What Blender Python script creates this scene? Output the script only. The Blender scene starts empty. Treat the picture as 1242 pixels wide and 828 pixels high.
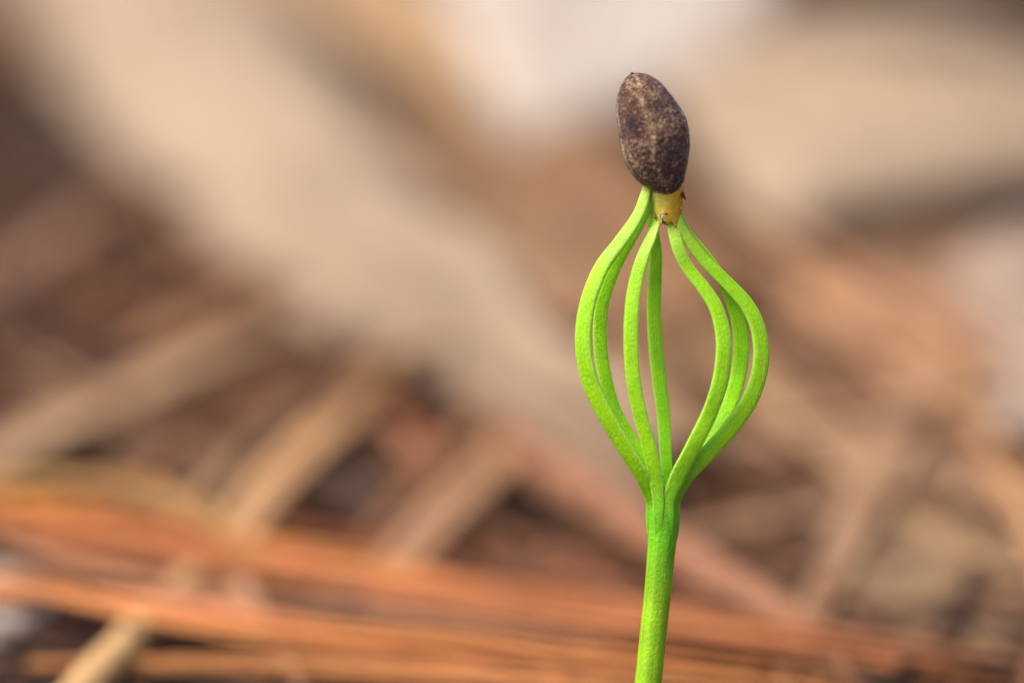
import bpy, math, random
import numpy as np
from mathutils import Vector, noise

# ------------------------------------------------------------------ camera, sky, sun, exposure
# 1 Blender unit = 1 cm: a macro photograph of a seedling on the forest floor
scene = bpy.context.scene
scene.unit_settings.system = 'METRIC'
scene.unit_settings.scale_length = 0.01
COL = scene.collection

PITCH = math.radians(16.0)
CAM_H = 8.6                 # lens height over the soil, cm
FOCUS = 20.0                # cm
FRAME_W = 6.7               # cm across the frame in the plane of focus
PXC = 1242.0 / FRAME_W      # photograph pixels per cm in that plane
FWD = Vector((0, math.cos(PITCH), -math.sin(PITCH)))
UP = Vector((0, math.sin(PITCH), math.cos(PITCH)))
RT = Vector((1, 0, 0))
CAM = Vector((0, 0, CAM_H))

cam_d = bpy.data.cameras.new('camera')
cam = bpy.data.objects.new('camera', cam_d)
COL.objects.link(cam)
cam.location = CAM
cam.rotation_euler = (math.pi / 2 - PITCH, 0, 0)
cam_d.sensor_width = 36.0
cam_d.lens = 36.0 * FOCUS / FRAME_W
cam_d.clip_start = 0.1
cam_d.clip_end = 20000
cam_d.dof.use_dof = True
cam_d.dof.focus_distance = FOCUS
APERTURE = 1.75             # entrance pupil, cm (about f/6 of a 107 mm macro lens)
cam_d.dof.aperture_fstop = cam_d.lens * 1e-3 / APERTURE
cam_d.dof.aperture_blades = 9
scene.camera = cam

SUN_EL, SUN_AZ = math.radians(60), math.radians(-98)   # azimuth from +Y (ahead), minus = left
world = bpy.data.worlds.new('World')
scene.world = world
world.use_nodes = True
wn = world.node_tree
wn.nodes.clear()
w_out = wn.nodes.new('ShaderNodeOutputWorld')
w_bg = wn.nodes.new('ShaderNodeBackground')
w_sky = wn.nodes.new('ShaderNodeTexSky')
w_sky.sky_type = 'NISHITA'
w_sky.sun_disc = False
w_sky.sun_elevation = SUN_EL
w_sky.sun_rotation = SUN_AZ
w_sky.air_density = 1.0
w_sky.dust_density = 6.0
w_sky.ozone_density = 0.6
w_bg.inputs['Strength'].default_value = 0.1
wn.links.new(w_sky.outputs[0], w_bg.inputs[0])
wn.links.new(w_bg.outputs[0], w_out.inputs[0])

sun_d = bpy.data.lights.new('sun', 'SUN')
sun_d.energy = 1.5
sun_d.angle = math.radians(24)
sun_d.color = (1.0, 0.96, 0.91)
sun = bpy.data.objects.new('sun', sun_d)
COL.objects.link(sun)
sdir = Vector((math.sin(SUN_AZ) * math.cos(SUN_EL), math.cos(SUN_AZ) * math.cos(SUN_EL), math.sin(SUN_EL)))
sun.rotation_euler = sdir.to_track_quat('Z', 'Y').to_euler()
sun.location = sdir * 60

vs = scene.view_settings
vs.view_transform = 'Standard'
vs.look = 'None'
vs.exposure = 0.64
vs.gamma = 1.0
vs.use_curve_mapping = False
scene.cycles.use_denoising = True
scene.cycles.max_bounces = 10
scene.cycles.transparent_max_bounces = 8

random.seed(7)
RNG = np.random.default_rng(11)

# ------------------------------------------------------------------ helpers
GY = [-4000, 10, 16, 20.8, 23.3, 26.9, 32.2, 37.7, 45, 60, 4000]
GZ = [-0.42, -0.42, -0.38, -0.2, 0.1, 0.66, 1.36, 2.05, 2.55, 3.0, 3.0]


def ground_z(x, y):
    """soil height: flat round the seedling, a low bank behind it"""
    b = float(np.interp(y, GY, GZ))
    r = math.hypot(x, y - 25)
    k = max(0.0, 1.0 - r / 220.0)
    return b + 0.16 * k * noise.noise((x * 0.23, y * 0.23, 1.7)) + 0.07 * k * noise.noise((x * 0.7, y * 0.7, 4.1))


def at(px, py, depth):
    """a point seen at a photograph pixel, at its distance along the lens axis"""
    u = (px - 621.0) / PXC / FOCUS
    v = (414.0 - py) / PXC / FOCUS
    return CAM + (FWD + RT * u + UP * v) * depth


def lying(px, py, h):
    """the point h cm over the soil that is seen at a photograph pixel; returns point and depth"""
    lo, hi = 18.5, 70.0
    for _ in range(40):
        m = 0.5 * (lo + hi)
        p = at(px, py, m)
        if p.z > np.interp(p.y, GY, GZ) + h:
            lo = m
        else:
            hi = m
    return at(px, py, lo), lo


def spline(vals, n):
    """Catmull-Rom through rows of numbers, n samples, spaced by chord length"""
    a = np.array(vals, float)
    if len(a) == 2:
        t = np.linspace(0, 1, n)[:, None]
        return a[0] * (1 - t) + a[1] * t
    d = np.linalg.norm(np.diff(a[:, :3], axis=0), axis=1) ** 0.5 + 1e-9
    k = np.concatenate([[0], np.cumsum(d)])
    m = np.gradient(a, k, axis=0)
    t = np.linspace(0, k[-1], n)
    i = np.clip(np.searchsorted(k, t, side='right') - 1, 0, len(a) - 2)
    h = (k[i + 1] - k[i])[:, None]
    s = ((t - k[i])[:, None]) / h
    return ((2 * s**3 - 3 * s**2 + 1) * a[i] + (s**3 - 2 * s**2 + s) * h * m[i]
            + (-2 * s**3 + 3 * s**2) * a[i + 1] + (s**3 - s**2) * h * m[i + 1])


def link(name, verts, faces, mat, parent=None, uvs=None, smooth=True):
    me = bpy.data.meshes.new(name)
    me.from_pydata([tuple(v) for v in verts], [], faces)
    me.validate()
    if smooth:
        me.polygons.foreach_set('use_smooth', [True] * len(me.polygons))
    if uvs is not None:
        lay = me.uv_layers.new(name='UVMap')
        uv = np.array([uvs[l.vertex_index] for l in me.loops], float)
        lay.data.foreach_set('uv', uv.ravel())
    me.update()
    me.materials.append(mat)
    o = bpy.data.objects.new(name, me)
    COL.objects.link(o)
    if parent is not None:
        o.parent = parent
        o.matrix_parent_inverse = parent.matrix_world.inverted()
        o.location = (0, 0, 0)
    return o


def thing(name, label, cat, loc, group=None):
    o = bpy.data.objects.new(name, None)
    o.empty_display_size = 0.2
    COL.objects.link(o)
    o.location = loc
    o.matrix_world = __import__('mathutils').Matrix.Translation(loc)
    o['label'] = label
    o['category'] = cat
    if group:
        o['group'] = group
    return o


def tube(pts, rad, sides=12, flat=1.0, side_ref=None, lobes=0.0, nlobe=3, phase=0.0, taper_caps=True, ridge=None):
    """verts, faces, uvs of a swept tube; flat = thickness/width, width lies along side_ref"""
    pts = [Vector(p) for p in pts]
    n = len(pts)
    tang = []
    for i in range(n):
        t = pts[min(i + 1, n - 1)] - pts[max(i - 1, 0)]
        tang.append(t.normalized())
    ref = Vector(side_ref) if side_ref is not None else Vector((0, 0, 1)).cross(tang[0])
    if ref.length < 1e-4:
        ref = Vector((1, 0, 0))
    verts, uvs, faces = [], [], []
    s = ref
    for i in range(n):
        if side_ref is not None:
            s = Vector(side_ref)
        s = (s - tang[i] * s.dot(tang[i]))
        s.normalize()
        up = tang[i].cross(s)
        for j in range(sides):
            th = 2 * math.pi * j / sides
            r = rad[i] * (1 + lobes * math.cos(nlobe * (th - phase)))
            if ridge:
                r *= ridge(th, i / (n - 1))
            verts.append(pts[i] + s * (r * math.cos(th)) + up * (r * flat * math.sin(th)))
            uvs.append((j / sides, i / (n - 1)))
    for i in range(n - 1):
        for j in range(sides):
            a, b = i * sides + j, i * sides + (j + 1) % sides
            faces.append((a, b, b + sides, a + sides))
    faces.append(tuple(reversed(range(sides))))
    faces.append(tuple(range((n - 1) * sides, n * sides)))
    return verts, faces, uvs


# ------------------------------------------------------------------ materials
def lin(r, g, b, k=1.0):
    f = lambda c: k * ((c / 255 / 12.92) if c / 255 <= 0.04045 else ((c / 255 + 0.055) / 1.055) ** 2.4)
    return (f(r), f(g), f(b), 1.0)


def new_mat(name):
    m = bpy.data.materials.new(name)
    m.use_nodes = True
    nt = m.node_tree
    bsdf = nt.nodes['Principled BSDF']
    return m, nt, bsdf


def N(nt, kind, **kw):
    n = nt.nodes.new(kind)
    for k, v in kw.items():
        if k in n.inputs:
            n.inputs[k].default_value = v
        else:
            setattr(n, k, v)
    return n


def ramp(nt, stops, fac):
    r = nt.nodes.new('ShaderNodeValToRGB')
    el = r.color_ramp.elements
    while len(el) < len(stops):
        el.new(0.5)
    for e, (p, c) in zip(el, stops):
        e.position = p
        e.color = c
    nt.links.new(fac, r.inputs[0])
    return r.outputs[0]


def bump(nt, bsdf, height, strength, dist):
    b = N(nt, 'ShaderNodeBump', Strength=strength, Distance=dist)
    nt.links.new(height, b.inputs['Height'])
    nt.links.new(b.outputs[0], bsdf.inputs['Normal'])


def litter_mat(name, c1, c2, c3=None, stretch=(1.2, 1.2, 1.2), rough=0.62, sheen=0.0, island=False, thin=0.0, streak=0.0, lanes=14):
    """dry plant matter: blotched between two or three of its own colours, fibres along the length"""
    m, nt, b = new_mat(name)
    tc = N(nt, 'ShaderNodeTexCoord')
    mp = N(nt, 'ShaderNodeMapping')
    mp.inputs['Scale'].default_value = stretch
    nt.links.new(tc.outputs['Object'], mp.inputs[0])
    nz = N(nt, 'ShaderNodeTexNoise', Scale=1.3, Detail=7.0, Roughness=0.62)
    nt.links.new(mp.outputs[0], nz.inputs['Vector'])
    fac = nz.outputs['Fac']
    if streak:
        mu = N(nt, 'ShaderNodeMapping')
        mu.inputs['Scale'].default_value = (lanes, 0.8, 1)
        nt.links.new(tc.outputs['UV'], mu.inputs[0])
        ns = N(nt, 'ShaderNodeTexNoise', Scale=1.6, Detail=4.0)
        nt.links.new(mu.outputs[0], ns.inputs['Vector'])
        mx = N(nt, 'ShaderNodeMix', data_type='FLOAT')
        mx.inputs[0].default_value = streak
        nt.links.new(fac, mx.inputs[2])
        nt.links.new(ns.outputs['Fac'], mx.inputs[3])
        fac = mx.outputs[0]
    if island:
        ge = N(nt, 'ShaderNodeNewGeometry')
        mx = N(nt, 'ShaderNodeMix', data_type='FLOAT')
        mx.inputs[0].default_value = 0.75
        nt.links.new(fac, mx.inputs[2])
        nt.links.new(ge.outputs['Random Per Island'], mx.inputs[3])
        fac = mx.outputs[0]
    lo, hi = (0.05, 0.95) if island else (0.34, 0.66)
    stops = [(lo, c1), (hi, c2)] if c3 is None else [(lo, c1), (0.5, c2), (hi, c3)]
    col = ramp(nt, stops, fac)
    nt.links.new(col, b.inputs['Base Color'])
    b.inputs['Roughness'].default_value = rough
    b.inputs['Specular IOR Level'].default_value = 0.35
    fine = N(nt, 'ShaderNodeTexNoise', Scale=14.0, Detail=6.0)
    nt.links.new(mp.outputs[0], fine.inputs['Vector'])
    bump(nt, b, fine.outputs['Fac'], 0.5, 0.05)
    if thin:
        tr = N(nt, 'ShaderNodeBsdfTranslucent')
        nt.links.new(col, tr.inputs[0])
        ms = N(nt, 'ShaderNodeMixShader')
        ms.inputs[0].default_value = thin
        nt.links.new(b.outputs[0], ms.inputs[1])
        nt.links.new(tr.outputs[0], ms.inputs[2])
        nt.links.new(ms.outputs[0], nt.nodes['Material Output'].inputs[0])
    return m


_mc = {}


def dry(rgb, var=0.72, k=1.0, **kw):
    """litter material keyed on one colour"""
    key = (rgb, var, k, tuple(sorted(kw.items())))
    if key not in _mc:
        c = lin(*rgb, k)
        c1 = (c[0] * var, c[1] * var * 0.93, c[2] * var * 0.88, 1)
        c3 = (min(c[0] * 1.18, 0.85), min(c[1] * 1.2, 0.85), min(c[2] * 1.22, 0.85), 1)
        _mc[key] = litter_mat('dry_%d_%d_%d' % rgb, c1, c, c3, **kw)
    return _mc[key]


def green_mat(name, young, deep, tipc=None, stem=False):
    m, nt, b = new_mat(name)
    tc = N(nt, 'ShaderNodeTexCoord')
    sep = N(nt, 'ShaderNodeSeparateXYZ')
    nt.links.new(tc.outputs['UV'], sep.inputs[0])
    # colour along the length: deep at the collar, lime further up
    if stem:
        stops = [(0.0, young), (0.62, young), (0.80, deep), (1.0, deep)]
    else:
        stops = [(0.0, deep), (0.09, deep), (0.3, young), (0.80, young), (1.0, tipc or young)]
    along = ramp(nt, stops, sep.outputs['Y'])
    # fine long streaks
    mp = N(nt, 'ShaderNodeMapping')
    mp.inputs['Scale'].default_value = (16, 1.1, 1)
    nt.links.new(tc.outputs['UV'], mp.inputs[0])
    st = N(nt, 'ShaderNodeTexNoise', Scale=2.2, Detail=4.0, Roughness=0.6)
    nt.links.new(mp.outputs[0], st.inputs['Vector'])
    # cell speckle
    sp = N(nt, 'ShaderNodeTexVoronoi', Scale=62.0)
    mo = N(nt, 'ShaderNodeMapping')
    mo.inputs['Scale'].default_value = (1.0, 1.0, 0.55)
    nt.links.new(tc.outputs['Object'], mo.inputs[0])
    nt.links.new(mo.outputs[0], sp.inputs['Vector'])
    blot = N(nt, 'ShaderNodeTexNoise', Scale=5.0, Detail=5.0)
    nt.links.new(tc.outputs['Object'], blot.inputs['Vector'])
    hs = N(nt, 'ShaderNodeHueSaturation')
    nt.links.new(along, hs.inputs['Color'])
    add = N(nt, 'ShaderNodeMath', operation='ADD')
    nt.links.new(st.outputs['Fac'], add.inputs[0])
    nt.links.new(blot.outputs['Fac'], add.inputs[1])
    mr = N(nt, 'ShaderNodeMapRange')
    mr.inputs[1].default_value = 0.65
    mr.inputs[2].default_value = 1.35
    mr.inputs[3].default_value = 0.70
    mr.inputs[4].default_value = 1.24
    nt.links.new(add.outputs[0], mr.inputs[0])
    nt.links.new(mr.outputs[0], hs.inputs['Value'])
    # pale dots (stomata, cells)
    dr = ramp(nt, [(0.0, (1, 1, 1, 1)), (0.42, (0, 0, 0, 1))], sp.outputs['Distance'])
    dn = N(nt, 'ShaderNodeTexNoise', Scale=30.0, Detail=2.0)
    nt.links.new(tc.outputs['Object'], dn.inputs['Vector'])
    dm = ramp(nt, [(0.48, (0, 0, 0, 1)), (0.62, (1, 1, 1, 1))], dn.outputs['Fac'])
    mul = N(nt, 'ShaderNodeMath', operation='MULTIPLY')
    nt.links.new(dr, mul.inputs[0])
    nt.links.new(dm, mul.inputs[1])
    mul2 = N(nt, 'ShaderNodeMath', operation='MULTIPLY')
    mul2.inputs[1].default_value = 0.6
    nt.links.new(mul.outputs[0], mul2.inputs[0])
    mix = N(nt, 'ShaderNodeMix', data_type='RGBA')
    mix.inputs[7].default_value = (0.66, 0.86, 0.30, 1)
    nt.links.new(mul2.outputs[0], mix.inputs[0])
    nt.links.new(hs.outputs[0], mix.inputs[6])
    out = mix.outputs[2]
    if not stem:
        # pale thin margins along the two edges of the broad face
        def m1(op, a_, val):
            q = N(nt, 'ShaderNodeMath', operation=op)
            nt.links.new(a_, q.inputs[0])
            q.inputs[1].default_value = val
            return q.outputs[0]
        e = m1('ABSOLUTE', m1('SUBTRACT', m1('ABSOLUTE', m1('SUBTRACT', sep.outputs['X'], 0.5), 0), 0.1667), 0)
        er = ramp(nt, [(0.0, (0.6, 0.6, 0.6, 1)), (0.035, (0, 0, 0, 1))], e)
        mx2 = N(nt, 'ShaderNodeMix', data_type='RGBA')
        nt.links.new(er, mx2.inputs[0])
        nt.links.new(out, mx2.inputs[6])
        mx2.inputs[7].default_value = (0.62, 0.90, 0.20, 1)
        out = mx2.outputs[2]
    nt.links.new(out, b.inputs['Base Color'])
    b.inputs['Roughness'].default_value = 0.34
    b.inputs['Specular IOR Level'].default_value = 0.42
    b.inputs['Subsurface Weight'].default_value = 0.4
    b.inputs['Subsurface Radius'].default_value = (0.6, 1.0, 0.12)
    b.inputs['Subsurface Scale'].default_value = 0.035
    grit = N(nt, 'ShaderNodeTexNoise', Scale=75.0, Detail=2.0, Roughness=0.7)
    nt.links.new(tc.outputs['Object'], grit.inputs['Vector'])
    gm = N(nt, 'ShaderNodeMapRange')
    gm.inputs[1].default_value, gm.inputs[2].default_value = 0.3, 0.7
    gm.inputs[3].default_value, gm.inputs[4].default_value = 0.89, 1.13
    nt.links.new(grit.outputs['Fac'], gm.inputs[0])
    vm_ = N(nt, 'ShaderNodeMath', operation='MULTIPLY')
    nt.links.new(gm.outputs[0], vm_.inputs[0])
    nt.links.new(mr.outputs[0], vm_.inputs[1])
    nt.links.new(vm_.outputs[0], hs.inputs['Value'])
    h0 = N(nt, 'ShaderNodeMath', operation='MULTIPLY_ADD')
    h0.inputs[1].default_value = 1.2
    nt.links.new(grit.outputs['Fac'], h0.inputs[0])
    nt.links.new(st.outputs['Fac'], h0.inputs[2])
    h = N(nt, 'ShaderNodeMath', operation='SUBTRACT')
    nt.links.new(h0.outputs[0], h.inputs[0])
    nt.links.new(sp.outputs['Distance'], h.inputs[1])
    bump(nt, b, h.outputs[0], 0.3, 0.01)
    return m


# ------------------------------------------------------------------ the soil
def soil_material():
    m, nt, b = new_mat('soil')
    tc = N(nt, 'ShaderNodeTexCoord')
    nz = N(nt, 'ShaderNodeTexNoise', Scale=0.9, Detail=9.0, Roughness=0.68)
    nt.links.new(tc.outputs['Object'], nz.inputs['Vector'])
    col = ramp(nt, [(0.3, (0.018, 0.011, 0.009, 1)), (0.52, (0.05, 0.03, 0.021, 1)), (0.72, (0.10, 0.058, 0.038, 1))], nz.outputs['Fac'])
    nt.links.new(col, b.inputs['Base Color'])
    b.inputs['Roughness'].default_value = 0.9
    f = N(nt, 'ShaderNodeTexNoise', Scale=5.0, Detail=8.0)
    nt.links.new(tc.outputs['Object'], f.inputs['Vector'])
    bump(nt, b, f.outputs['Fac'], 0.8, 0.15)
    return m


def build_ground():
    t = np.linspace(-1, 1, 150)
    xs = np.sinh(t * 5.6) / math.sinh(5.6) * 4000
    ys = 28 + np.sinh(t * 5.6) / math.sinh(5.6) * 4000
    n = len(t)
    verts = [(x, y, ground_z(x, y)) for y in ys for x in xs]
    faces = [(j * n + i, j * n + i + 1, (j + 1) * n + i + 1, (j + 1) * n + i) for j in range(n - 1) for i in range(n - 1)]
    o = link('ground', verts, faces, soil_material())
    o['kind'] = 'structure'


build_ground()


# ------------------------------------------------------------------ loose litter nobody could count
def build_needle_litter():
    V, F = [], []
    for k in range(8200):
        y = 8 + 62 * random.random() ** 1.1
        x = random.uniform(-1, 1) * (9 + y * 0.55)
        if y < 19 and abs(x) < 5.5 and y > 2 and random.random() < 0.75:
            continue
        L = random.uniform(2.2, 6.5)
        an = random.gauss(0.1, 0.9) if random.random() < 0.6 else random.uniform(0, math.pi)
        r = random.uniform(0.035, 0.065)
        bend = random.gauss(0, 0.35)
        h = abs(random.gauss(0.1, 0.16))
        til = random.gauss(0, 0.05)
        if y > 25.5 and random.random() < 0.14:
            h = random.uniform(0.25, 0.65)
            L = random.uniform(5, 9)
            r *= 1.3
        base = len(V)
        seg = 6
        for i in range(seg + 1):
            s = (i / seg - 0.5) * L
            a = an + bend * i / seg
            cx = x + math.cos(a) * s
            cy = y + math.sin(a) * s
            cz = ground_z(cx, cy) + h + til * s + 0.02
            rr = r * (1.0 if 0 < i < seg else 0.35)
            nx, ny = -math.sin(a), math.cos(a)
            for j in range(4):
                th = j * math.pi / 2
                V.append((cx + nx * rr * math.cos(th), cy + ny * rr * math.cos(th), cz + rr * 0.7 * math.sin(th)))
        for i in range(seg):
            for j in range(4):
                a_, b_ = base + i * 4 + j, base + i * 4 + (j + 1) % 4
                F.append((a_, b_, b_ + 4, a_ + 4))
    m = litter_mat('needle_litter', lin(50, 33, 25), lin(106, 69, 47), lin(172, 122, 84), island=True, rough=0.55)
    o = link('needle_litter', V, F, m)
    o['kind'] = 'stuff'
    o['label'] = 'brown fallen pine needles matted thickly over the soil'
    o['category'] = 'needle litter'


def build_fragments():
    V, F = [], []
    for k in range(900):
        y = 10 + 58 * random.random()
        x = random.uniform(-1, 1) * (9 + y * 0.5)
        if y < 24 and abs(x) < 8:
            continue
        L, W = random.uniform(0.5, 1.9), random.uniform(0.25, 0.7)
        an = random.uniform(0, 6.28)
        cu = random.gauss(0, 0.5)
        tx, ty = random.gauss(0, 0.25), random.gauss(0, 0.25)
        z0 = ground_z(x, y) + random.uniform(0.02, 0.25)
        base = len(V)
        for i in range(5):
            u = i / 4 * 2 - 1
            for j in range(4):
                v = j / 3 * 2 - 1
                w = W * math.sqrt(max(0.05, 1 - u * u * 0.92)) * (1 + 0.25 * random.uniform(-1, 1))
                lx, ly = u * L * 0.5, v * w * 0.5
                lz = cu * (v * v * W * 0.3 + u * u * L * 0.12) + tx * lx + ty * ly
                V.append((x + lx * math.cos(an) - ly * math.sin(an), y + lx * math.sin(an) + ly * math.cos(an), z0 + lz))
        for i in range(4):
            for j in range(3):
                a = base + i * 4 + j
                F.append((a, a + 1, a + 5, a + 4))
    m = litter_mat('leaf_crumbs', lin(40, 30, 28), lin(96, 70, 54), lin(165, 132, 104), island=True, rough=0.6)
    o = link('leaf_crumbs', V, F, m)
    o['kind'] = 'stuff'
    o['label'] = 'small brown crumbs of broken leaf and bark scattered on the soil'
    o['category'] = 'leaf crumbs'


build_needle_litter()
build_fragments()


# ------------------------------------------------------------------ litter things
def path3(pts, n=48, wob=0.03):
    """pixel path (px, py, h, half width in px) to points and radii in cm"""
    rows = []
    for (px, py, h, w) in pts:
        p, d = lying(px, py, h)
        rows.append((p.x, p.y, p.z, w / PXC * d / FOCUS))
    a = spline(rows, n)
    ph = random.uniform(0, 50)
    P = []
    for i, r in enumerate(a):
        q = Vector(r[:3])
        q += Vector(noise.noise_vector((q.x * 0.9 + ph, q.y * 0.9, q.z))) * wob
        P.append(q)
    return P, [max(0.01, r[3]) for r in a]


def base_of(P):
    z = min(P, key=lambda p: p.z)
    return Vector((z.x, z.y, z.z))


def needle_bundle(label, pts, rgb, n=3, group='pine needle bundles on the litter', k=1.0, flat=0.62):
    """two or three long needles held in one brown sheath"""
    P, R = path3(pts)
    t = thing('pine_needle_bundle', label, 'pine needles', base_of(P), group)
    m = dry(rgb, var=0.5, k=k, streak=0.6, rough=0.45)
    sh = dry((96, 66, 48), k=1.0)
    for q in range(n):
        off = (q - (n - 1) / 2) / max(1, n) * 1.9
        PP, RR = [], []
        ph = random.uniform(0, 30)
        for i, p in enumerate(P):
            f = i / (len(P) - 1)
            tg = (P[min(i + 1, len(P) - 1)] - P[max(i - 1, 0)]).normalized()
            s = Vector((0, 0, 1)).cross(tg).normalized()
            upv = tg.cross(s)
            spread = 0.35 + 0.95 * f ** 0.7 * (1 + 0.3 * math.sin(f * 5 + ph))
            o = off * R[i] * spread
            PP.append(p + upv * o * 0.8 + s * o * 0.7 + Vector(noise.noise_vector((f * 2.5 + ph, q, 0))) * R[i] * 0.45)
            RR.append(R[i] * (0.98 / n) * (1.0 - 0.55 * max(0, f - 0.75) / 0.25))
        v, fa, uv = tube(PP, RR, 10, flat, lobes=0.08, nlobe=3, phase=q)
        link('needle', v, fa, m, t, uv)
    v, fa, uv = tube(P[:5], [R[i] * 1.05 for i in range(5)], 12, 0.9)
    link('sheath', v, fa, sh, t, uv)
    return t


def grass_blade(label, pts, rgb, k=1.0, flat=0.16, group=None, name='dry_grass_blade', cat='grass blade'):
    """a flat dried blade with a raised midrib"""
    P, R = path3(pts, wob=0.05)
    t = thing(name, label, cat, base_of(P), group)
    R2 = [r * min(1.0, 0.25 + 6 * i / (len(R) - 1), 0.15 + 5 * (len(R) - 1 - i) / (len(R) - 1)) for i, r in enumerate(R)]
    v, fa, uv = tube(P, R2, 18, flat, ridge=lambda th, f: 1 + 0.12 * math.cos(2 * th + 3 * f))
    link('blade', v, fa, dry(rgb, k=k, streak=0.55, rough=0.6), t, uv)
    Q = [p + Vector((0, 0, 1)) * R2[i] * flat * 0.95 for i, p in enumerate(P)]
    v, fa, uv = tube(Q, [max(0.008, r * 0.13) for r in R2], 8, 1.0)
    link('midrib', v, fa, dry(rgb, k=k * 0.8, streak=0.3), t, uv)
    return t


def twig(label, pts, rgb, k=1.0, group=None, knots=2):
    P, R = path3(pts, wob=0.06)
    t = thing('twig', label, 'twig', base_of(P), group)
    ph = random.uniform(0, 9)
    v, fa, uv = tube(P, [r * (1 + 0.14 * noise.noise((i * 0.3, ph, 0))) for i, r in enumerate(R)], 16, 0.92,
                     ridge=lambda th, f: 1 + 0.07 * noise.noise((math.cos(th) * 2, math.sin(th) * 2, f * 30 + ph)))
    link('shaft', v, fa, dry(rgb, k=k, streak=0.5, rough=0.75), t, uv)
    for q in range(knots):
        i = int((q + 0.6) / (knots + 0.2) * (len(P) - 1))
        d = Vector((random.uniform(-1, 1), random.uniform(-1, 0.2), 0.8)).normalized()
        r = R[i]
        pp = [P[i] + d * r * s for s in (0.4, 0.9, 1.25, 1.45)]
        v, fa, uv = tube(pp, [r * 0.55, r * 0.45, r * 0.36, r * 0.12], 10)
        link('knot', v, fa, dry(rgb, k=k * 0.7), t, uv)
    return t


def broad_leaf(label, left, right, rgb, bulge=0.4, k=1.0, curl=0.0, veins=6, name='dead_leaf', cat='dead leaf', under=None, wave=0.08, group=None, thin=0.12):
    """a dried leaf blade between two edges given as (px, py, h); real sheet with thickness, midrib and veins"""
    n, mrow = 46, 22
    Lp = spline([tuple(lying(*q)[0]) for q in left], n)
    Rp = spline([tuple(lying(*q)[0]) for q in right], n)
    ph = random.uniform(0, 60)
    grid = np.zeros((n, mrow, 3))
    for i in range(n):
        for j in range(mrow):
            f = j / (mrow - 1)
            grid[i, j] = Lp[i] * (1 - f) + Rp[i] * f
    # bulge along the local normal, with waviness
    du = np.gradient(grid, axis=0)
    dv = np.gradient(grid, axis=1)
    nor = np.cross(du, dv)
    nor /= np.linalg.norm(nor, axis=2, keepdims=True) + 1e-9
    if nor[:, :, 2].mean() < 0:
        nor = -nor
    for i in range(n):
        for j in range(mrow):
            f = j / (mrow - 1)
            s = i / (n - 1)
            w = bulge * (4 * f * (1 - f)) + curl * (s - 0.5) ** 2
            w += wave * noise.noise((grid[i, j][0] * 0.6 + ph, grid[i, j][1] * 0.6, grid[i, j][2] * 0.6))
            w += 0.4 * wave * noise.noise((grid[i, j][0] * 2 + ph, grid[i, j][1] * 2, 3))
            w -= 0.02 * math.exp(-((f - 0.5) / 0.04) ** 2)
            grid[i, j] += nor[i, j] * w
    c = grid.reshape(-1, 3)
    base = base_of([Vector(p) for p in c])
    t = thing(name, label, cat, base, group)
    th = 0.02
    V = [tuple(p) for p in c] + [tuple(p - q * th) for p, q in zip(c, nor.reshape(-1, 3))]
    uv = [(j / (mrow - 1), i / (n - 1)) for i in range(n) for j in range(mrow)] * 2
    F = []
    o2 = n * mrow
    for i in range(n - 1):
        for j in range(mrow - 1):
            a = i * mrow + j
            F.append((a, a + 1, a + 1 + mrow, a + mrow))
            F.append((o2 + a + mrow, o2 + a + 1 + mrow, o2 + a + 1, o2 + a))
    ring = [j for j in range(mrow)] + [i * mrow + mrow - 1 for i in range(1, n)] + [(n - 1) * mrow + j for j in range(mrow - 2, -1, -1)] + [i * mrow for i in range(n - 2, 0, -1)]
    for a, b in zip(ring, ring[1:] + ring[:1]):
        F.append((b, a, o2 + a, o2 + b))
    mat = dry(rgb, var=0.6, k=k, rough=0.6, thin=thin, stretch=(0.4, 0.4, 0.4), streak=0.6, lanes=4)
    link('blade', V, F, mat, t, uv)
    vm = dry(rgb, k=k * 0.85)
    mj = mrow // 2
    mid = [Vector(0.5 * (grid[i, mj] + grid[i, mj - 1]) + nor[i, mj] * 0.012) for i in range(1, n - 1)]
    v, fa, u2 = tube(mid, list(np.linspace(0.05, 0.02, len(mid))), 8)
    link('midrib', v, fa, vm, t, u2)
    for q in range(veins):
        i0 = int((q + 0.7) / (veins + 0.6) * (n - 10)) + 1
        for sd in (-1, 1):
            pts = []
            for s in range(9):
                j = mj + sd * int(s / 8 * (mrow // 2 - 2)) - (1 if sd < 0 else 0)
                i = min(n - 1, i0 + int(s * 0.9))
                pts.append(Vector(grid[i, j] + nor[i, j] * 0.008))
            pts = [tuple(p) for k_, p in enumerate(pts) if k_ == 0 or (p - pts[k_ - 1]).length > 1e-3]
            v, fa, u2 = tube([Vector(p) for p in spline(pts, 10)], list(np.linspace(0.022, 0.01, 10)), 6)
            link('vein', v, fa, vm, t, u2)
    return t


# --- broad dead leaves of the upper half
broad_leaf('large pale tan dead leaf lying diagonally from the upper left to behind the seedling',
           [(-60, -120, .35), (20, 20, .4), (115, 165, .4), (240, 295, .35), (360, 385, .35), (500, 450, .3), (630, 540, .25), (800, 640, .15)],
           [(240, -140, .45), (325, -20, .45), (400, 80, .45), (480, 190, .4), (565, 305, .35), (640, 415, .3), (710, 510, .25), (840, 650, .15)],
           (190, 165, 138), bulge=1.0, k=.98, wave=0.3)
broad_leaf('brown dead leaf added beside the large tan leaf as its shaded right side',  # added leaf: its brown stands in for shade on the tan leaf's flank
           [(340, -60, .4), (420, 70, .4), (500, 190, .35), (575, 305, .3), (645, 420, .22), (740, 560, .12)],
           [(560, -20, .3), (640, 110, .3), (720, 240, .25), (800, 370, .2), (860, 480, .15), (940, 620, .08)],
           (160, 124, 90), bulge=0.35, wave=0.2)
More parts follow.
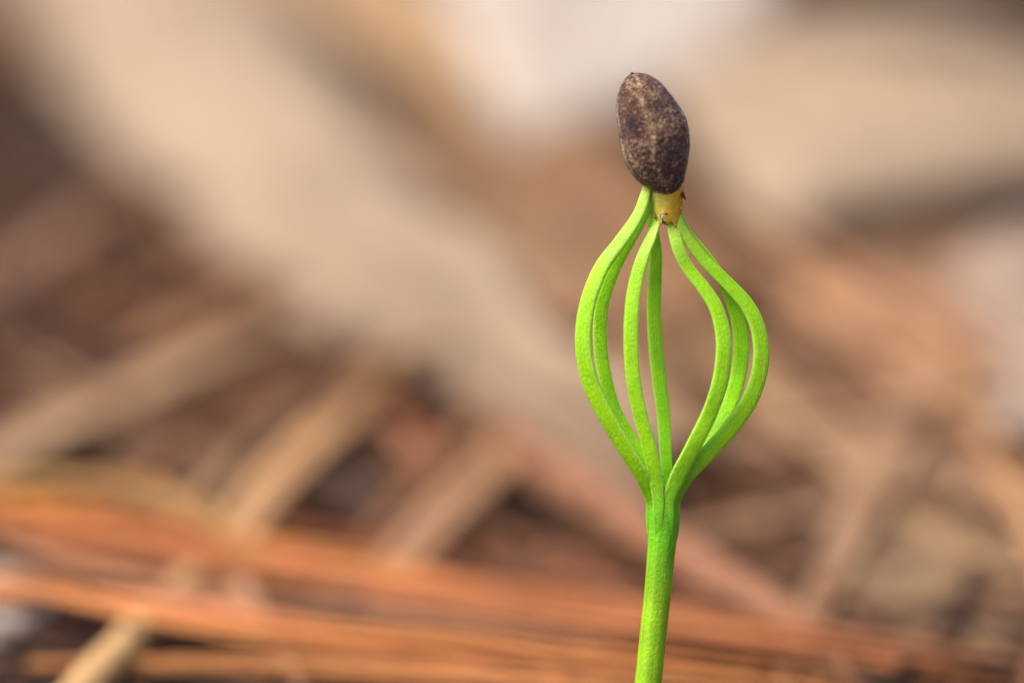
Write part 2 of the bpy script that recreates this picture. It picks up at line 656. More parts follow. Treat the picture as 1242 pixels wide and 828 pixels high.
broad_leaf('narrow ochre dead leaf overlapping the top edge of the large tan leaf',
           [(250, -70, 1.1), (350, -10, 1.15), (460, 65, 1.1), (560, 130, 1.0), (650, 215, .8)],
           [(420, -110, 1.3), (520, -30, 1.35), (590, 30, 1.2), (650, 100, 1.1), (690, 200, .85)],
           (186, 150, 110), bulge=0.25)
broad_leaf('whitish bleached dead leaf with its tip pointing down left of the seed',
           [(470, -130, 1.8), (530, -20, 1.8), (562, 50, 1.6), (588, 120, 1.3), (625, 190, .9)],
           [(1010, -120, 1.8), (930, 0, 1.7), (840, 90, 1.5), (740, 150, 1.2), (665, 200, .85)],
           (230, 214, 198), bulge=0.2, k=.8)
broad_leaf('wide beige dead leaf arched across the upper right behind the seed',
           [(775, 105, 1.0), (880, 30, 1.3), (1020, 0, 1.5), (1180, 10, 1.5), (1340, 40, 1.5)],
           [(860, 225, .7), (945, 275, .75), (1050, 245, .9), (1180, 225, .95), (1340, 215, .9)],
           (190, 164, 136), bulge=0.6)
broad_leaf('flat brown dead leaf spread under the sloping blades of the right side',
           [(800, 380, .15), (830, 480, .12), (860, 580, .1), (900, 660, .08)],
           [(1100, 190, .35), (1250, 300, .3), (1300, 500, .2), (1330, 640, .15)],
           (176, 138, 106), bulge=0.12, wave=0.22)
broad_leaf('olive brown dead leaf in the lower right corner under a tan blade',
           [(900, 650, .06), (950, 720, .06), (1010, 790, .05)],
           [(1200, 590, .2), (1290, 680, .18), (1340, 780, .1)],
           (156, 126, 94), bulge=0.1, wave=0.2)
broad_leaf('orange brown curled leaf below the tip of the whitish leaf',
           [(590, 170, .9), (650, 240, .8), (740, 310, .7), (830, 400, .5)],
           [(720, 130, 1.1), (790, 190, 1.0), (850, 270, .8), (920, 380, .5)],
           (150, 110, 74), bulge=0.3)
broad_leaf('greyish pale dead leaf at the right edge of the frame',
           [(1150, 330, .6), (1190, 400, .6), (1200, 470, .5), (1190, 540, .4)],
           [(1300, 280, .9), (1320, 380, .8), (1320, 470, .7), (1290, 560, .5)],
           (176, 152, 134), bulge=0.25)
broad_leaf('dark purplish brown dead leaf at the top right corner',
           [(930, -60, 2.6), (1020, -50, 2.7), (1150, -40, 2.7), (1300, -20, 2.6)],
           [(940, 25, 2.0), (1040, 5, 2.1), (1150, 5, 2.1), (1300, 60, 2.0)],
           (110, 82, 72), bulge=0.2)

# --- right hand side: stripes sloping down to the right
needle_bundle('pinkish brown needle bundle sloping down right beside the bulging green leaves', [(800, 230, .5, 15), (960, 350, .5, 18), (1090, 440, .45, 18), (1300, 600, .35, 16)], (206, 154, 112), n=2)
needle_bundle('upper reddish brown needle bundle sloping to the right edge of the frame', [(860, 230, .7, 12), (1030, 330, .7, 14), (1160, 400, .65, 14), (1330, 490, .55, 12)], (208, 152, 112), n=2)
needle_bundle('thin light tan needle bundle between the two sloping brown ones on the right', [(830, 245, .6, 9), (990, 345, .6, 11), (1130, 425, .55, 11), (1330, 550, .45, 9)], (214, 168, 124), n=2)
needle_bundle('thin brown needle bundle sloping just above the flat tan blade', [(760, 240, .4, 10), (880, 345, .4, 12), (1010, 450, .35, 12), (1180, 590, .25, 10)], (160, 116, 84), n=2)
needle_bundle('long fawn needle bundle crossing the lower right under the steep blade', [(880, 470, .2, 10), (1010, 560, .22, 13), (1130, 640, .22, 13), (1310, 750, .18, 10)], (196, 152, 110), n=2)
grass_blade('flat tan dry blade sloping down right behind the green leaves', [(660, 220, .45, 20), (800, 360, .5, 32), (900, 450, .45, 31), (1060, 590, .35, 26), (1180, 690, .2, 16)], (180, 142, 104))
grass_blade('pale brown dry blade rising steeply near the right edge', [(940, 840, .15, 14), (1010, 690, .28, 20), (1060, 590, .4, 27), (1105, 490, .45, 27), (1150, 370, .5, 23), (1220, 200, .45, 14)], (168, 130, 98))
grass_blade('pinkish tan dry blade lying low right of the stem collar', [(760, 655, .2, 14), (870, 638, .25, 20), (960, 618, .28, 22), (1050, 598, .28, 22), (1180, 560, .2, 12)], (182, 140, 106))
needle_bundle('dull brown needle bundle in the lower right corner', [(900, 690, .12, 10), (1040, 680, .15, 13), (1180, 690, .16, 14), (1330, 720, .12, 11)], (150, 116, 84), n=2)
needle_bundle('tan needle bundle bending down along the right edge', [(1060, 350, .45, 14), (1150, 470, .45, 17), (1220, 590, .4, 18), (1290, 740, .25, 14)], (206, 160, 116), n=2)

# --- middle: reddish stem running down right behind the seedling
twig('reddish pink twig passing diagonally behind the seedling stem', [(560, 450, .25, 20), (660, 560, .3, 27), (770, 640, .35, 28), (880, 705, .3, 27), (1010, 790, .2, 22)], (168, 118, 88), knots=1)
# --- left side
grass_blade('long beige dry blade rising from the left edge', [(-80, 585, .4, 28), (40, 525, .45, 32), (160, 470, .45, 32), (290, 415, .35, 24), (400, 370, .25, 12)], (194, 156, 116))
grass_blade('tan dry blade leaning up right in the middle of the left half', [(240, 690, .3, 22), (310, 610, .45, 26), (390, 525, .5, 26), (460, 450, .45, 22), (530, 370, .3, 13)], (200, 152, 106))
grass_blade('light brown dry blade leaning up right beneath the large tan leaf', [(440, 720, .25, 24), (520, 640, .35, 28), (590, 570, .35, 27), (660, 480, .25, 16)], (178, 134, 98))
twig('greyish brown twig at the left edge under the large tan leaf', [(-70, 385, .35, 22), (20, 335, .4, 24), (90, 285, .35, 22), (190, 215, .2, 14)], (164, 124, 98), knots=1)
needle_bundle('light brown needle bundle under the lower edge of the large tan leaf', [(130, 440, .25, 16), (220, 405, .35, 22), (300, 355, .4, 25), (380, 300, .35, 18)], (190, 140, 100), n=2)
needle_bundle('rust brown needle bundle low at the left edge', [(-60, 290, .2, 22), (60, 330, .25, 20), (180, 390, .2, 16), (280, 470, .1, 12)], (136, 86, 54), n=2)
needle_bundle('dull tan needle bundle beneath the long beige blade', [(-60, 395, .3, 16), (60, 460, .3, 19), (200, 530, .25, 22), (320, 600, .2, 18)], (168, 128, 98), n=2)
needle_bundle('brown needle bundle in the dark gap of the left half', [(240, 440, .15, 14), (340, 480, .2, 18), (430, 530, .2, 16), (530, 590, .15, 12)], (142, 102, 76), n=2)
needle_bundle('thin chestnut needle bundle crossing under the tan blade of the left half', [(60, 560, .12, 12), (200, 500, .15, 14), (330, 430, .18, 14), (470, 350, .1, 10)], (150, 100, 66), n=2)
needle_bundle('thin tan needle bundle reaching the left edge above the orange ones', [(-60, 470, .2, 12), (80, 520, .25, 14), (240, 560, .25, 15), (420, 610, .2, 12), (560, 660, .12, 10)], (176, 134, 100), n=2)
needle_bundle('thin straw needle bundle lying alongside the tan blade of the left half', [(200, 650, .3, 9), (300, 545, .35, 11), (380, 465, .35, 11), (470, 390, .25, 8)], (204, 160, 116), n=2)
needle_bundle('thin reddish needle bundle fanning out left of the tan blade', [(90, 640, .3, 8), (200, 560, .32, 10), (290, 500, .3, 10), (400, 440, .2, 8)], (178, 120, 84), n=2)
needle_bundle('thin brown needle bundle crossing above the long beige blade', [(-60, 430, .45, 9), (60, 400, .5, 11), (170, 365, .45, 11), (300, 320, .3, 8)], (166, 116, 82), n=2)
needle_bundle('thin chestnut needle bundle rising at the centre towards the reddish twig', [(400, 690, .25, 8), (490, 600, .3, 10), (560, 530, .3, 10), (620, 450, .2, 7)], (186, 132, 94), n=2)
needle_bundle('thin cinnamon needle bundle sloping under the light brown blade', [(380, 590, .12, 9), (500, 630, .15, 11), (640, 665, .15, 11), (800, 700, .1, 8)], (170, 112, 78), n=2)
twig('short rust red twig piece beside the dark gap near the centre', [(440, 500, .2, 16), (490, 525, .25, 18), (530, 555, .2, 13)], (156, 96, 68), knots=1)
broad_leaf('small grey leaf scrap in the gap between the tan blades',
           [(390, 605, .12), (420, 622, .14), (465, 640, .12)], [(405, 572, .18), (440, 585, .2), (480, 608, .15)], (124, 112, 106), bulge=0.05, veins=2, name='leaf_scrap', cat='leaf scrap')

# --- orange needles across the bottom, nearest to the seedling
needle_bundle('bright orange needle bundle entering at the left edge above the others', [(-120, 596, .45, 16), (40, 612, .5, 17), (180, 634, .5, 16), (340, 668, .45, 15), (520, 705, .4, 14), (720, 745, .35, 14)], (238, 154, 64), n=3)
needle_bundle('apricot needle bundle sagging below the bright orange one at the left', [(-120, 640, .45, 14), (60, 634, .5, 16), (240, 652, .5, 17), (430, 700, .45, 17), (640, 728, .4, 15), (840, 770, .3, 12)], (226, 140, 82), n=3)
needle_bundle('red orange needle bundle running unbroken along the bottom behind the stem', [(-80, 662, .35, 13), (120, 668, .4, 15), (320, 690, .45, 17), (560, 712, .45, 20), (820, 750, .4, 19), (1080, 790, .35, 17), (1320, 830, .25, 13)], (208, 132, 80), n=3)
needle_bundle('thin copper needle bundle just under the red orange one', [(380, 720, .4, 9), (560, 738, .42, 12), (760, 764, .4, 13), (960, 786, .35, 12), (1200, 812, .25, 9)], (206, 132, 84), n=2)
needle_bundle('orange tan needle bundle nearest to the bottom edge', [(-120, 690, .5, 15), (60, 718, .55, 17), (220, 752, .55, 20), (420, 776, .5, 20), (640, 798, .45, 18), (860, 818, .4, 16), (1100, 850, .25, 12)], (230, 148, 82), n=3)
needle_bundle('salmon needle bundle meeting the orange tan one at the bottom left', [(-120, 740, .45, 13), (40, 722, .5, 15), (200, 735, .5, 16), (360, 762, .5, 16), (560, 800, .4, 14), (760, 840, .3, 11)], (222, 142, 96), n=3)
needle_bundle('golden needle bundle along the bottom edge under the orange tan one', [(-60, 812, .3, 8), (160, 802, .4, 10), (360, 806, .45, 14), (560, 818, .45, 15), (760, 826, .4, 14), (980, 838, .3, 11)], (214, 142, 82), n=3)
needle_bundle('thin pinkish needle bundle slanting between the upper orange ones at the left', [(-60, 640, .6, 6), (120, 690, .6, 8), (300, 728, .55, 8), (520, 752, .5, 8), (760, 790, .35, 6)], (218, 156, 116), n=2)
needle_bundle('thin rust needle bundle weaving under the bright orange one', [(-60, 668, .3, 7), (140, 640, .35, 9), (330, 640, .35, 9), (540, 668, .3, 9), (760, 712, .2, 7)], (176, 104, 66), n=2)
needle_bundle('dark red needle bundle in the shade between the orange ones', [(300, 655, .15, 10), (520, 682, .2, 14), (700, 704, .2, 15), (900, 744, .2, 14), (1150, 800, .15, 10)], (150, 94, 64), n=2)
needle_bundle('ochre needle bundle arching over the left ends of the orange ones', [(-100, 600, .7, 11), (40, 582, .8, 12), (160, 592, .8, 12), (250, 625, .7, 11), (330, 690, .45, 8)], (214, 164, 96), n=2)
broad_leaf('pale grey curled leaf scrap at the left edge among the orange needles',
           [(-70, 790, .2), (0, 780, .25), (60, 765, .2)], [(-70, 690, .35), (0, 688, .4), (50, 705, .3)], (196, 180, 166), bulge=0.1, veins=2, name='leaf_scrap', cat='leaf scrap')
twig('straw coloured twig end leaning at the bottom left', [(60, 870, .3, 22), (120, 812, .42, 24), (165, 770, .45, 22), (240, 690, .3, 14)], (216, 172, 116), knots=1)
needle_bundle('light tan needle bundle crossing under the orange ones at the bottom left', [(150, 560, .15, 14), (240, 640, .25, 20), (290, 720, .3, 22), (350, 830, .3, 18), (390, 900, .2, 14)], (200, 152, 116), n=2)

# ------------------------------------------------------------------ the seedling
D0 = FOCUS
stem_rows = [(806, 590, 3), (806, 598, 9), (805.5, 608, 14.5), (805, 622, 17.6), (804, 645, 17.6), (801, 678, 16.7), (797, 724, 16.3), (792, 770, 16.2), (786, 828, 16.4),
             (777, 900, 16.8), (769, 980, 17.2), (766, 1060, 17.8), (766, 1140, 18.2)]
sp = [at(a, b, D0) for a, b, c in stem_rows]
gz = ground_z(sp[-2].x, sp[-2].y)
seedling = thing('pine_seedling', 'bright green pine seedling with a brown seed coat still capping its leaves', 'seedling',
                 Vector((sp[-2].x, sp[-2].y, gz)))
rows = [(p.x, p.y, p.z, c / PXC) for p, (a, b, c) in zip(sp, stem_rows)]
a = spline(rows[::-1], 160)
v, f, uv = tube([Vector(r[:3]) for r in a], [r[3] for r in a], 40, 0.96, side_ref=(1, 0, 0),
                ridge=lambda th, s: 1 + 0.012 * math.cos(7 * th + 1) + 0.012 * noise.noise((math.cos(th) * 3, math.sin(th) * 3, s * 30)))
lime = lin(136, 204, 40)
deep = lin(122, 210, 26)
STEM_M = green_mat('seedling_stem', lin(172, 226, 34), deep, stem=True)
COT_M = green_mat('seed_leaf', lin(176, 240, 24), deep, lin(206, 244, 90))
link('stem', v, f, STEM_M, seedling, uv)

# each seed leaf: (px, py, half width px, depth offset cm; minus is nearer the lens), collar first
LEAVES = [
    # outer left
    ([(797, 640, 5, -.02), (793, 608, 8, -.05), (781, 578, 9.5, -.10), (759, 541, 10.5, -.14), (734, 498, 11, -.16), (716, 457, 11.2, -.16), (709.5, 416, 11.2, -.15), (714, 372, 11, -.13), (731, 326, 10.3, -.10), (754, 294, 9.3, -.07), (775, 262, 8, -.05), (784, 236, 7, -.02), (788, 216, 5, .03)], -0.38, 0.50),
    # inner left, behind it
    ([(798, 640, 4, .06), (797, 606, 7, .08), (781, 562, 8, .14), (763, 530, 8.2, .20), (744, 494, 8.4, .24), (733, 455, 8.6, .25), (727.5, 416, 8.8, .25), (729, 372, 8.8, .22), (744, 326, 8.4, .18), (764, 290, 7.6, .14), (782, 258, 6.5, .09), (793, 230, 5, .06)], 0.15, 0.55),
    # centre left, in front
    ([(801, 642, 5, -.07), (800, 606, 8, -.10), (796, 578, 9, -.14), (788, 541, 9.4, -.19), (776, 496, 9.4, -.23), (769, 457, 9.6, -.25), (766.5, 416, 9.7, -.25), (768, 372, 9.6, -.22), (773, 340, 9.2, -.18), (781, 312, 8.4, -.14), (791, 288, 7.4, -.07), (797, 268, 6.2, .02), (800, 246, 5, .08)], -0.22, 0.55),
    # centre right, behind
    ([(808, 640, 4, .08), (808, 606, 7, .10), (807.5, 576, 7.4, .14), (806, 541, 8.0, .19), (803, 496, 8.8, .24), (798, 457, 9.4, .25), (794, 416, 9.6, .25), (792, 372, 9.5, .23), (793, 338, 9.0, .19), (794.5, 306, 8.0, .14), (792, 282, 6.8, .10), (790.5, 262, 5.2, .10), (799, 244, 4, .12)], 0.3, 0.55),
    # right, in front
    ([(809, 642, 5, -.06), (812, 604, 9, -.09), (821, 578, 10.2, -.13), (840, 541, 10.2, -.17), (861, 498, 10.2, -.20), (872, 464, 10.2, -.21), (877, 430, 10.1, -.21), (876, 404, 9.9, -.19), (868, 374, 9.3, -.16), (853, 350, 8.6, -.13), (835, 327, 8.0, -.10), (822.5, 302, 8.2, -.08), (816, 276, 7.6, .0), (811, 252, 5, .08)], 0.22, 0.5),
    # outer right
    ([(813, 640, 5, -.01), (818, 606, 9, -.02), (829, 580, 10, -.03), (850, 556, 10.5, -.03), (882, 522, 11, -.03), (907, 486, 11.2, -.02), (919, 453, 11, -.01), (921.5, 424, 10.8, .0), (917, 396, 10.4, .01), (905, 371, 9.8, .01), (882, 345, 9.0, .01), (853, 316, 8.0, .0), (832, 288, 7.6, -.01), (823, 268, 5.6, -.01), (817, 248, 4.5, .02)], 0.42, 0.55),
    # between the two right ones, behind
    ([(812, 640, 4, .06), (817, 604, 7, .09), (834, 570, 8.5, .13), (860, 532, 9, .18), (882, 497, 9.6, .22), (894, 464, 10, .24), (899, 434, 10.2, .25), (899, 408, 10, .24), (893, 378, 9, .22), (880, 346, 8, .18), (858, 312, 7, .13), (836, 284, 5.8, .08), (826, 266, 5, .05), (819, 246, 4, .04)], -0.1, 0.55),
]
def leaf_section(th, s, phase, sd):
    # rounded triangle, its broad face towards the lens
    q = (th + math.pi / 2 - phase) % (2 * math.pi / 3)
    if q > math.pi / 3:
        q -= 2 * math.pi / 3
    tri = 0.62 / math.cos(q)
    r = (tri ** -6 + 1.0 ** -6) ** (-1 / 6) * 1.2
    return r * (1 + 0.012 * noise.noise((sd, s * 9, math.cos(th))))


RING = [172, 222, 112, 262, 62, 4, 318]
for (rows_, phase, flat), ang in zip(LEAVES, RING):
    ca, sa = math.cos(math.radians(ang)), math.sin(math.radians(ang))
    root = [(804.2 + ca * r, py, w, -sa * r / PXC) for py, r, w in ((668, 10, 3), (646, 13.6, 5), (626, 14.2, 6.4), (608, 13.0, 7.6))]
    rows_ = root + rows_[2:]
    rr = [tuple(at(px, py, D0 + d * (0.5 if py < 600 else 1.0))) + (w * 0.96 / PXC,) for px, py, w, d in rows_]
    a = spline(rr, 130)
    sd = random.uniform(0, 40)
    v, f, uv = tube([Vector(r[:3]) for r in a], [r[3] for r in a], 36, 0.86, side_ref=(1, 0.0, 0.35), ridge=lambda th, q: leaf_section(th, q, phase, sd))
    uv = [(((2 * math.pi * u + math.pi / 2 - phase) / (2 * math.pi) + 0.5) % 1.0, w) for u, w in uv]
    link('seed_leaf', v, f, COT_M, seedling, uv)


# papery yellow membrane round the leaf tips
def membrane_mat():
    m, nt, b = new_mat('membrane')
    tc = N(nt, 'ShaderNodeTexCoord')
    mp = N(nt, 'ShaderNodeMapping')
    nt.links.new(tc.outputs['Object'], mp.inputs[0])
    nz = N(nt, 'ShaderNodeTexNoise', Scale=9.0, Detail=6.0, Roughness=0.65)
    nt.links.new(mp.outputs[0], nz.inputs['Vector'])
    sep = N(nt, 'ShaderNodeSeparateXYZ')
    nt.links.new(tc.outputs['UV'], sep.inputs[0])
    # greener on the left, amber on the right and below
    ad = N(nt, 'ShaderNodeMath', operation='ADD')
    sx = N(nt, 'ShaderNodeSeparateXYZ')
    nt.links.new(tc.outputs['Generated'], sx.inputs[0])
    nt.links.new(sx.outputs['X'], ad.inputs[0])
    nt.links.new(nz.outputs['Fac'], ad.inputs[1])
    mr = N(nt, 'ShaderNodeMapRange')
    mr.inputs[1].default_value = 0.4
    mr.inputs[2].default_value = 1.5
    nt.links.new(ad.outputs[0], mr.inputs[0])
    col = ramp(nt, [(0.1, lin(226, 232, 130)), (0.42, lin(242, 222, 84)), (0.7, lin(250, 196, 50)), (1.0, lin(238, 158, 52))], mr.outputs[0])
    nt.links.new(col, b.inputs['Base Color'])
    b.inputs['Roughness'].default_value = 0.4
    b.inputs['Subsurface Weight'].default_value = 0.25
    b.inputs['Subsurface Radius'].default_value = (1.0, 0.6, 0.15)
    b.inputs['Subsurface Scale'].default_value = 0.1
    f2 = N(nt, 'ShaderNodeTexNoise', Scale=26.0, Detail=5.0)
    nt.links.new(tc.outputs['Object'], f2.inputs['Vector'])
    bump(nt, b, f2.outputs['Fac'], 0.6, 0.02)
    return m


def build_membrane():
    edges = [(786, 826, 222), (788, 829.5, 231), (789, 828.5, 240), (790.5, 827.5, 250), (792, 826.5, 259), (793.5, 826, 266), (796, 825.5, 272)]
    rows_ = [tuple(at((l + r) / 2, y, D0 + .03)) + ((r - l) / 2 / PXC,) for l, r, y in edges]
    a = spline(rows_, 40)
    sides = 48
    V, F, UV = [], [], []
    for i, r in enumerate(a):
        s = i / (len(a) - 1)
        for j in range(sides):
            th = 2 * math.pi * j / sides
            rr = r[3] * (1 + 0.05 * noise.noise((math.cos(th) * 2, math.sin(th) * 2, s * 4)) + 0.025 * noise.noise((math.cos(th) * 9, math.sin(th) * 9, s * 12)))
            drop = s * s * (0.035 * noise.noise((math.cos(th) * 2.3 + 4, math.sin(th) * 2.3, 0)) + 0.014 * noise.noise((math.cos(th) * 9, math.sin(th) * 9, 5)))
            # lower rim hangs further down on the right
            drop -= s * s * 0.02 * math.cos(th)
            p = Vector(r[:3]) + RT * rr * math.cos(th) - FWD * rr * 0.95 * math.sin(th) + UP * drop
            V.append(p)
            UV.append((j / sides, s))
    for i in range(len(a) - 1):
        for j in range(sides):
            x, y = i * sides + j, i * sides + (j + 1) % sides
            F.append((x, y, y + sides, x + sides))
    # inner wall so that the rim has thickness
    b0 = len(V)
    for j in range(sides):
        p = V[(len(a) - 1) * sides + j]
        c = Vector(a[-1][:3])
        V.append(p + (c - p) * 0.16 + UP * 0.01)
        UV.append((j / sides, 0.95))
    for j in range(sides):
        V.append(Vector(V[b0 + j]) + UP * 0.12)
        UV.append((j / sides, 0.7))
    last = (len(a) - 1) * sides
    for j in range(sides):
        k = (j + 1) % sides
        F.append((last + j, last + k, b0 + k, b0 + j))
        F.append((b0 + j, b0 + k, b0 + sides + k, b0 + sides + j))
    o = link('membrane', V, F, membrane_mat(), seedling, UV)
    # crumbs stuck to it
    m_red = dry((132, 58, 34), k=1.0)
    m_pale = dry((214, 196, 190), k=1.0)
    m_dark = dry((62, 36, 34), k=1.0)
    m_tan = dry((226, 190, 120), k=1.0)

    def crumb(px, py, w, h, d, mat, sd):
        c = at(px, py, D0 + d)
        vv, ff = [], []
        nu, nv = 10, 7
        for i in range(nv + 1):
            ph = math.pi * i / nv
            for j in range(nu):
                th = 2 * math.pi * j / nu
                q = Vector((math.sin(ph) * math.cos(th), math.sin(ph) * math.sin(th), math.cos(ph)))
                k = 1 + 0.5 * noise.noise(q * 1.6 + Vector((sd, 0, 0)))
                vv.append(c + RT * q.x * w / PXC * k + FWD * q.y * min(w, h) / PXC * k + UP * q.z * h / PXC * k)
        for i in range(nv):
            for j in range(nu):
                x, y = i * nu + j, i * nu + (j + 1) % nu
                ff.append((x, y, y + nu, x + nu))
        link('crumb', vv, ff, mat, o, None)
    crumb(828.5, 236.5, 2.2, 3.4, -.03, m_red, 1)
    crumb(830.5, 240.0, 1.4, 1.8, -.03, m_red, 7)
    crumb(827.5, 231, 1.8, 2.6, -.02, m_tan, 2)
    crumb(826.5, 243.5, 1.0, 1.3, -.03, m_tan, 3)
    crumb(826.2, 253, 0.9, 1.6, -.03, m_tan, 4)
    crumb(804.5, 258.5, 2.4, 1.3, -.072, m_pale, 5)
    crumb(803.2, 264, 1.9, 4.0, -.076, m_pale, 6)
    crumb(808.2, 259.6, 1.7, 1.0, -.072, m_dark, 8)
    crumb(801.6, 262.5, 0.8, 3.2, -.072, m_dark, 12)
    crumb(805.0, 269.5, 2.2, 1.7, -.068, m_red, 9)
    crumb(794.0, 262, 1.6, 3.2, -.02, dry((214, 150, 84)), 10)


build_membrane()


# ------------------------------------------------------------------ the seed coat
def seed_mat():
    m, nt, b = new_mat('seed_coat')
    tc = N(nt, 'ShaderNodeTexCoord')
    obj_ = tc.outputs['Object']
    big = N(nt, 'ShaderNodeTexNoise', Scale=7.0, Detail=5.0, Roughness=0.6)
    nt.links.new(obj_, big.inputs['Vector'])
    fine = N(nt, 'ShaderNodeTexNoise', Scale=66.0, Detail=3.0, Roughness=0.85)
    nt.links.new(obj_, fine.inputs['Vector'])
    sep = N(nt, 'ShaderNodeSeparateXYZ')
    nt.links.new(tc.outputs['UV'], sep.inputs[0])
    # a pale irregular streak down the middle of the face (U = 0.25 faces the lens) and pale seams
    def band(center, width, warp):
        w = N(nt, 'ShaderNodeMath', operation='MULTIPLY_ADD')
        w.inputs[1].default_value = warp
        nt.links.new(big.outputs['Fac'], w.inputs[0])
        nt.links.new(sep.outputs['X'], w.inputs[2])
        s = N(nt, 'ShaderNodeMath', operation='SUBTRACT')
        s.inputs[1].default_value = center + warp * 0.5
        nt.links.new(w.outputs[0], s.inputs[0])
        ab = N(nt, 'ShaderNodeMath', operation='ABSOLUTE')
        nt.links.new(s.outputs[0], ab.inputs[0])
        mr_ = N(nt, 'ShaderNodeMapRange')
        mr_.inputs[1].default_value = 0.0
        mr_.inputs[2].default_value = width
        mr_.inputs[3].default_value = 1.0
        mr_.inputs[4].default_value = 0.0
        nt.links.new(ab.outputs[0], mr_.inputs[0])
        return mr_.outputs[0]
    st = band(0.265, 0.035, 0.12)
    seam = band(0.03, 0.028, 0.02)
    seam2 = band(0.475, 0.02, 0.02)
    mx = N(nt, 'ShaderNodeMath', operation='MAXIMUM')
    nt.links.new(seam, mx.inputs[0])
    nt.links.new(seam2, mx.inputs[1])
    pat = N(nt, 'ShaderNodeMath', operation='MULTIPLY_ADD')
    pat.inputs[1].default_value = 1.0
    nt.links.new(fine.outputs['Fac'], pat.inputs[0])
    bm_ = N(nt, 'ShaderNodeMath', operation='MULTIPLY')
    bm_.operation = 'MULTIPLY_ADD'
    bm_.inputs[1].default_value = 0.4
    bm_.inputs[2].default_value = -0.19
    nt.links.new(big.outputs['Fac'], bm_.inputs[0])
    nt.links.new(bm_.outputs[0], pat.inputs[2])
    p2 = N(nt, 'ShaderNodeMath', operation='MULTIPLY_ADD')
    p2.inputs[1].default_value = 0.085
    nt.links.new(st, p2.inputs[0])
    nt.links.new(pat.outputs[0], p2.inputs[2])
    p3 = N(nt, 'ShaderNodeMath', operation='MULTIPLY_ADD')
    p3.inputs[1].default_value = 0.14
    nt.links.new(mx.outputs[0], p3.inputs[0])
    nt.links.new(p2.outputs[0], p3.inputs[2])
    col = ramp(nt, [(0.40, lin(52, 33, 34)), (0.49, lin(106, 66, 56)), (0.56, lin(142, 92, 70)), (0.61, lin(220, 172, 120)), (0.69, lin(244, 222, 190))], p3.outputs[0])
    nt.links.new(col, b.inputs['Base Color'])
    b.inputs['Roughness'].default_value = 0.46
    b.inputs['Specular IOR Level'].default_value = 0.4
    b.inputs['Sheen Weight'].default_value = 0.18
    b.inputs['Sheen Roughness'].default_value = 0.4
    b.inputs['Sheen Tint'].default_value = (0.8, 0.85, 1.0, 1)
    bump(nt, b, fine.outputs['Fac'], 1.0, 0.03)
    return m


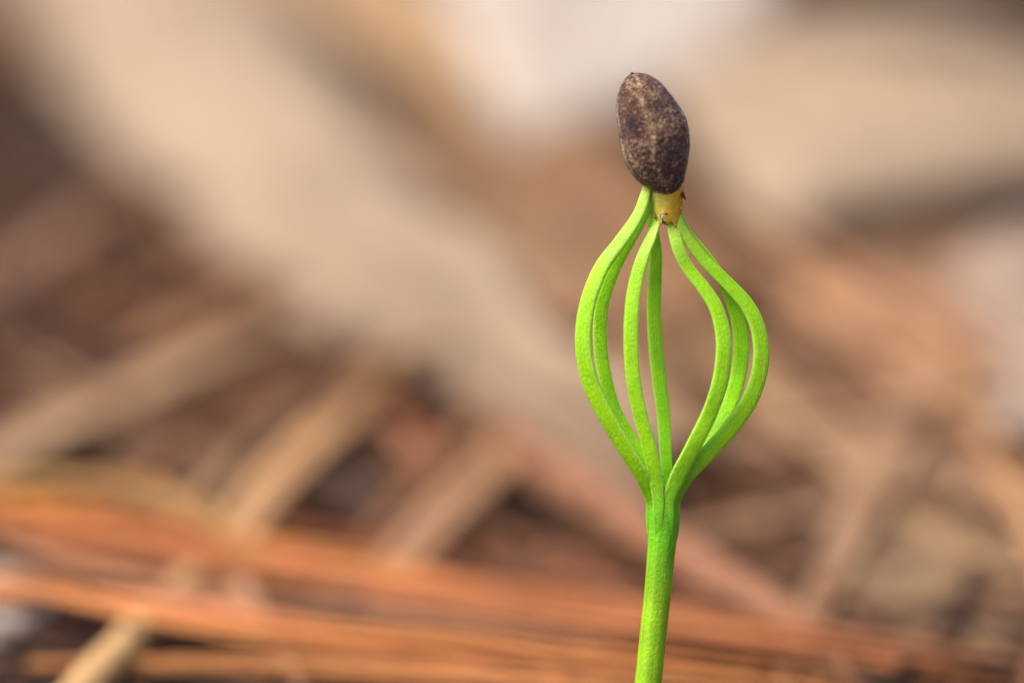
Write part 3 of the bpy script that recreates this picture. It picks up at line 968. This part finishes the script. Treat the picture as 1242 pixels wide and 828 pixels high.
def build_seed():
    zo = [(295, 70), (340, 72), (400, 100), (450, 150), (490, 210), (525, 270), (543, 340), (546, 420), (536, 500), (517, 570), (494, 606), (456, 629), (400, 615), (340, 582), (290, 530),
          (260, 470), (240, 390), (225, 300), (218, 220), (226, 160), (250, 105), (275, 79)]
    poly = np.array([(690 + x / 3.765, 70 + y / 3.765) for x, y in zo])
    dense = spline([(p[0], p[1], 0) for p in np.vstack([poly, poly[:1]])], 900)[:, :2]
    top, bot = np.array([771.0, 88.6]), np.array([810.5, 237.2])
    ax = (bot - top) / np.linalg.norm(bot - top)
    nx = np.array([-ax[1], ax[0]])          # points left in the picture (minus x)
    if nx[0] > 0:
        nx = -nx
    rel = dense - top
    s, q = rel @ ax, rel @ nx
    smin, smax = s.min(), s.max()
    nr, sides = 130, 132
    V, F, UV = [], [], []
    for i in range(nr + 1):
        f = 0.5 - 0.5 * math.cos(math.pi * (0.012 + 0.976 * i / nr))
        sv = smin + (smax - smin) * f
        lq, rq = [], []
        for k in range(len(s) - 1):
            if (s[k] - sv) * (s[k + 1] - sv) <= 0 and s[k] != s[k + 1]:
                tq = q[k] + (q[k + 1] - q[k]) * (sv - s[k]) / (s[k + 1] - s[k])
                lq.append(tq)
        l, r = max(lq), min(lq)
        cq, hw = (l + r) / 2, (l - r) / 2
        c2 = top + ax * sv + nx * cq
        c = at(c2[0], c2[1], D0 - 0.05)
        side = RT * (-nx[0]) + UP * (nx[1])
        for j in range(sides):
            th = 2 * math.pi * j / sides
            rr = hw / PXC
            cx, sy = math.cos(th), math.sin(th)
            k = 1 + 0.03 * math.exp(-((1 - abs(cx)) / 0.006) ** 1) * (0.4 + f)
            dirv = side * cx * k - FWD * sy * 0.78
            p = c + dirv * rr
            g = 0.007 * noise.noise(p * 7.0) + 0.005 * noise.noise(p * 34.0) + 0.005 * noise.noise(p * 80.0)
            p += dirv.normalized() * g * min(1.0, rr * 9)
            V.append(p)
            UV.append((j / sides, f))
    for i in range(nr):
        for j in range(sides):
            x, y = i * sides + j, i * sides + (j + 1) % sides
            F.append((x, y, y + sides, x + sides))
    F.append(tuple(range(sides)))
    F.append(tuple(nr * sides + j for j in reversed(range(sides))))
    o = link('seed_coat', V, F, seed_mat(), seedling, UV)
    # rough little nub where the seed hung in the cone
    pts = [at(772, 97, D0 - .06), at(769.2, 93, D0 - .065), at(767.0, 90, D0 - .065), at(766.0, 88, D0 - .065)]
    v_, f_, u_ = tube(pts, [4.6 / PXC, 4.2 / PXC, 3.0 / PXC, 1.2 / PXC], 14, 0.9, ridge=lambda th, s_: 1 + 0.25 * noise.noise((math.cos(th) * 2, math.sin(th) * 2, s_ * 4)))
    link('seed_tip', v_, f_, dry((74, 52, 38)), o, u_)
    # pale grains along the seam and on the coat
    mg = dry((206, 180, 150))
    for k in range(46):
        i = random.randrange(12, nr - 10)
        j = random.choice([0, 0, 0, sides - 1, 1, 2, random.randrange(5, 60)])
        p = Vector(V[i * sides + j])
        r = random.uniform(0.0035, 0.0075)
        vv = [p + Vector(d) * r * random.uniform(0.7, 1.3) for d in ((1, 0, 0), (-1, 0, 0), (0, 1, 0), (0, -1, 0), (0, 0, 1), (0, 0, -1))]
        link('grain', vv, [(0, 2, 4), (2, 1, 4), (1, 3, 4), (3, 0, 4), (2, 0, 5), (1, 2, 5), (3, 1, 5), (0, 3, 5)], mg, o, None)


build_seed()
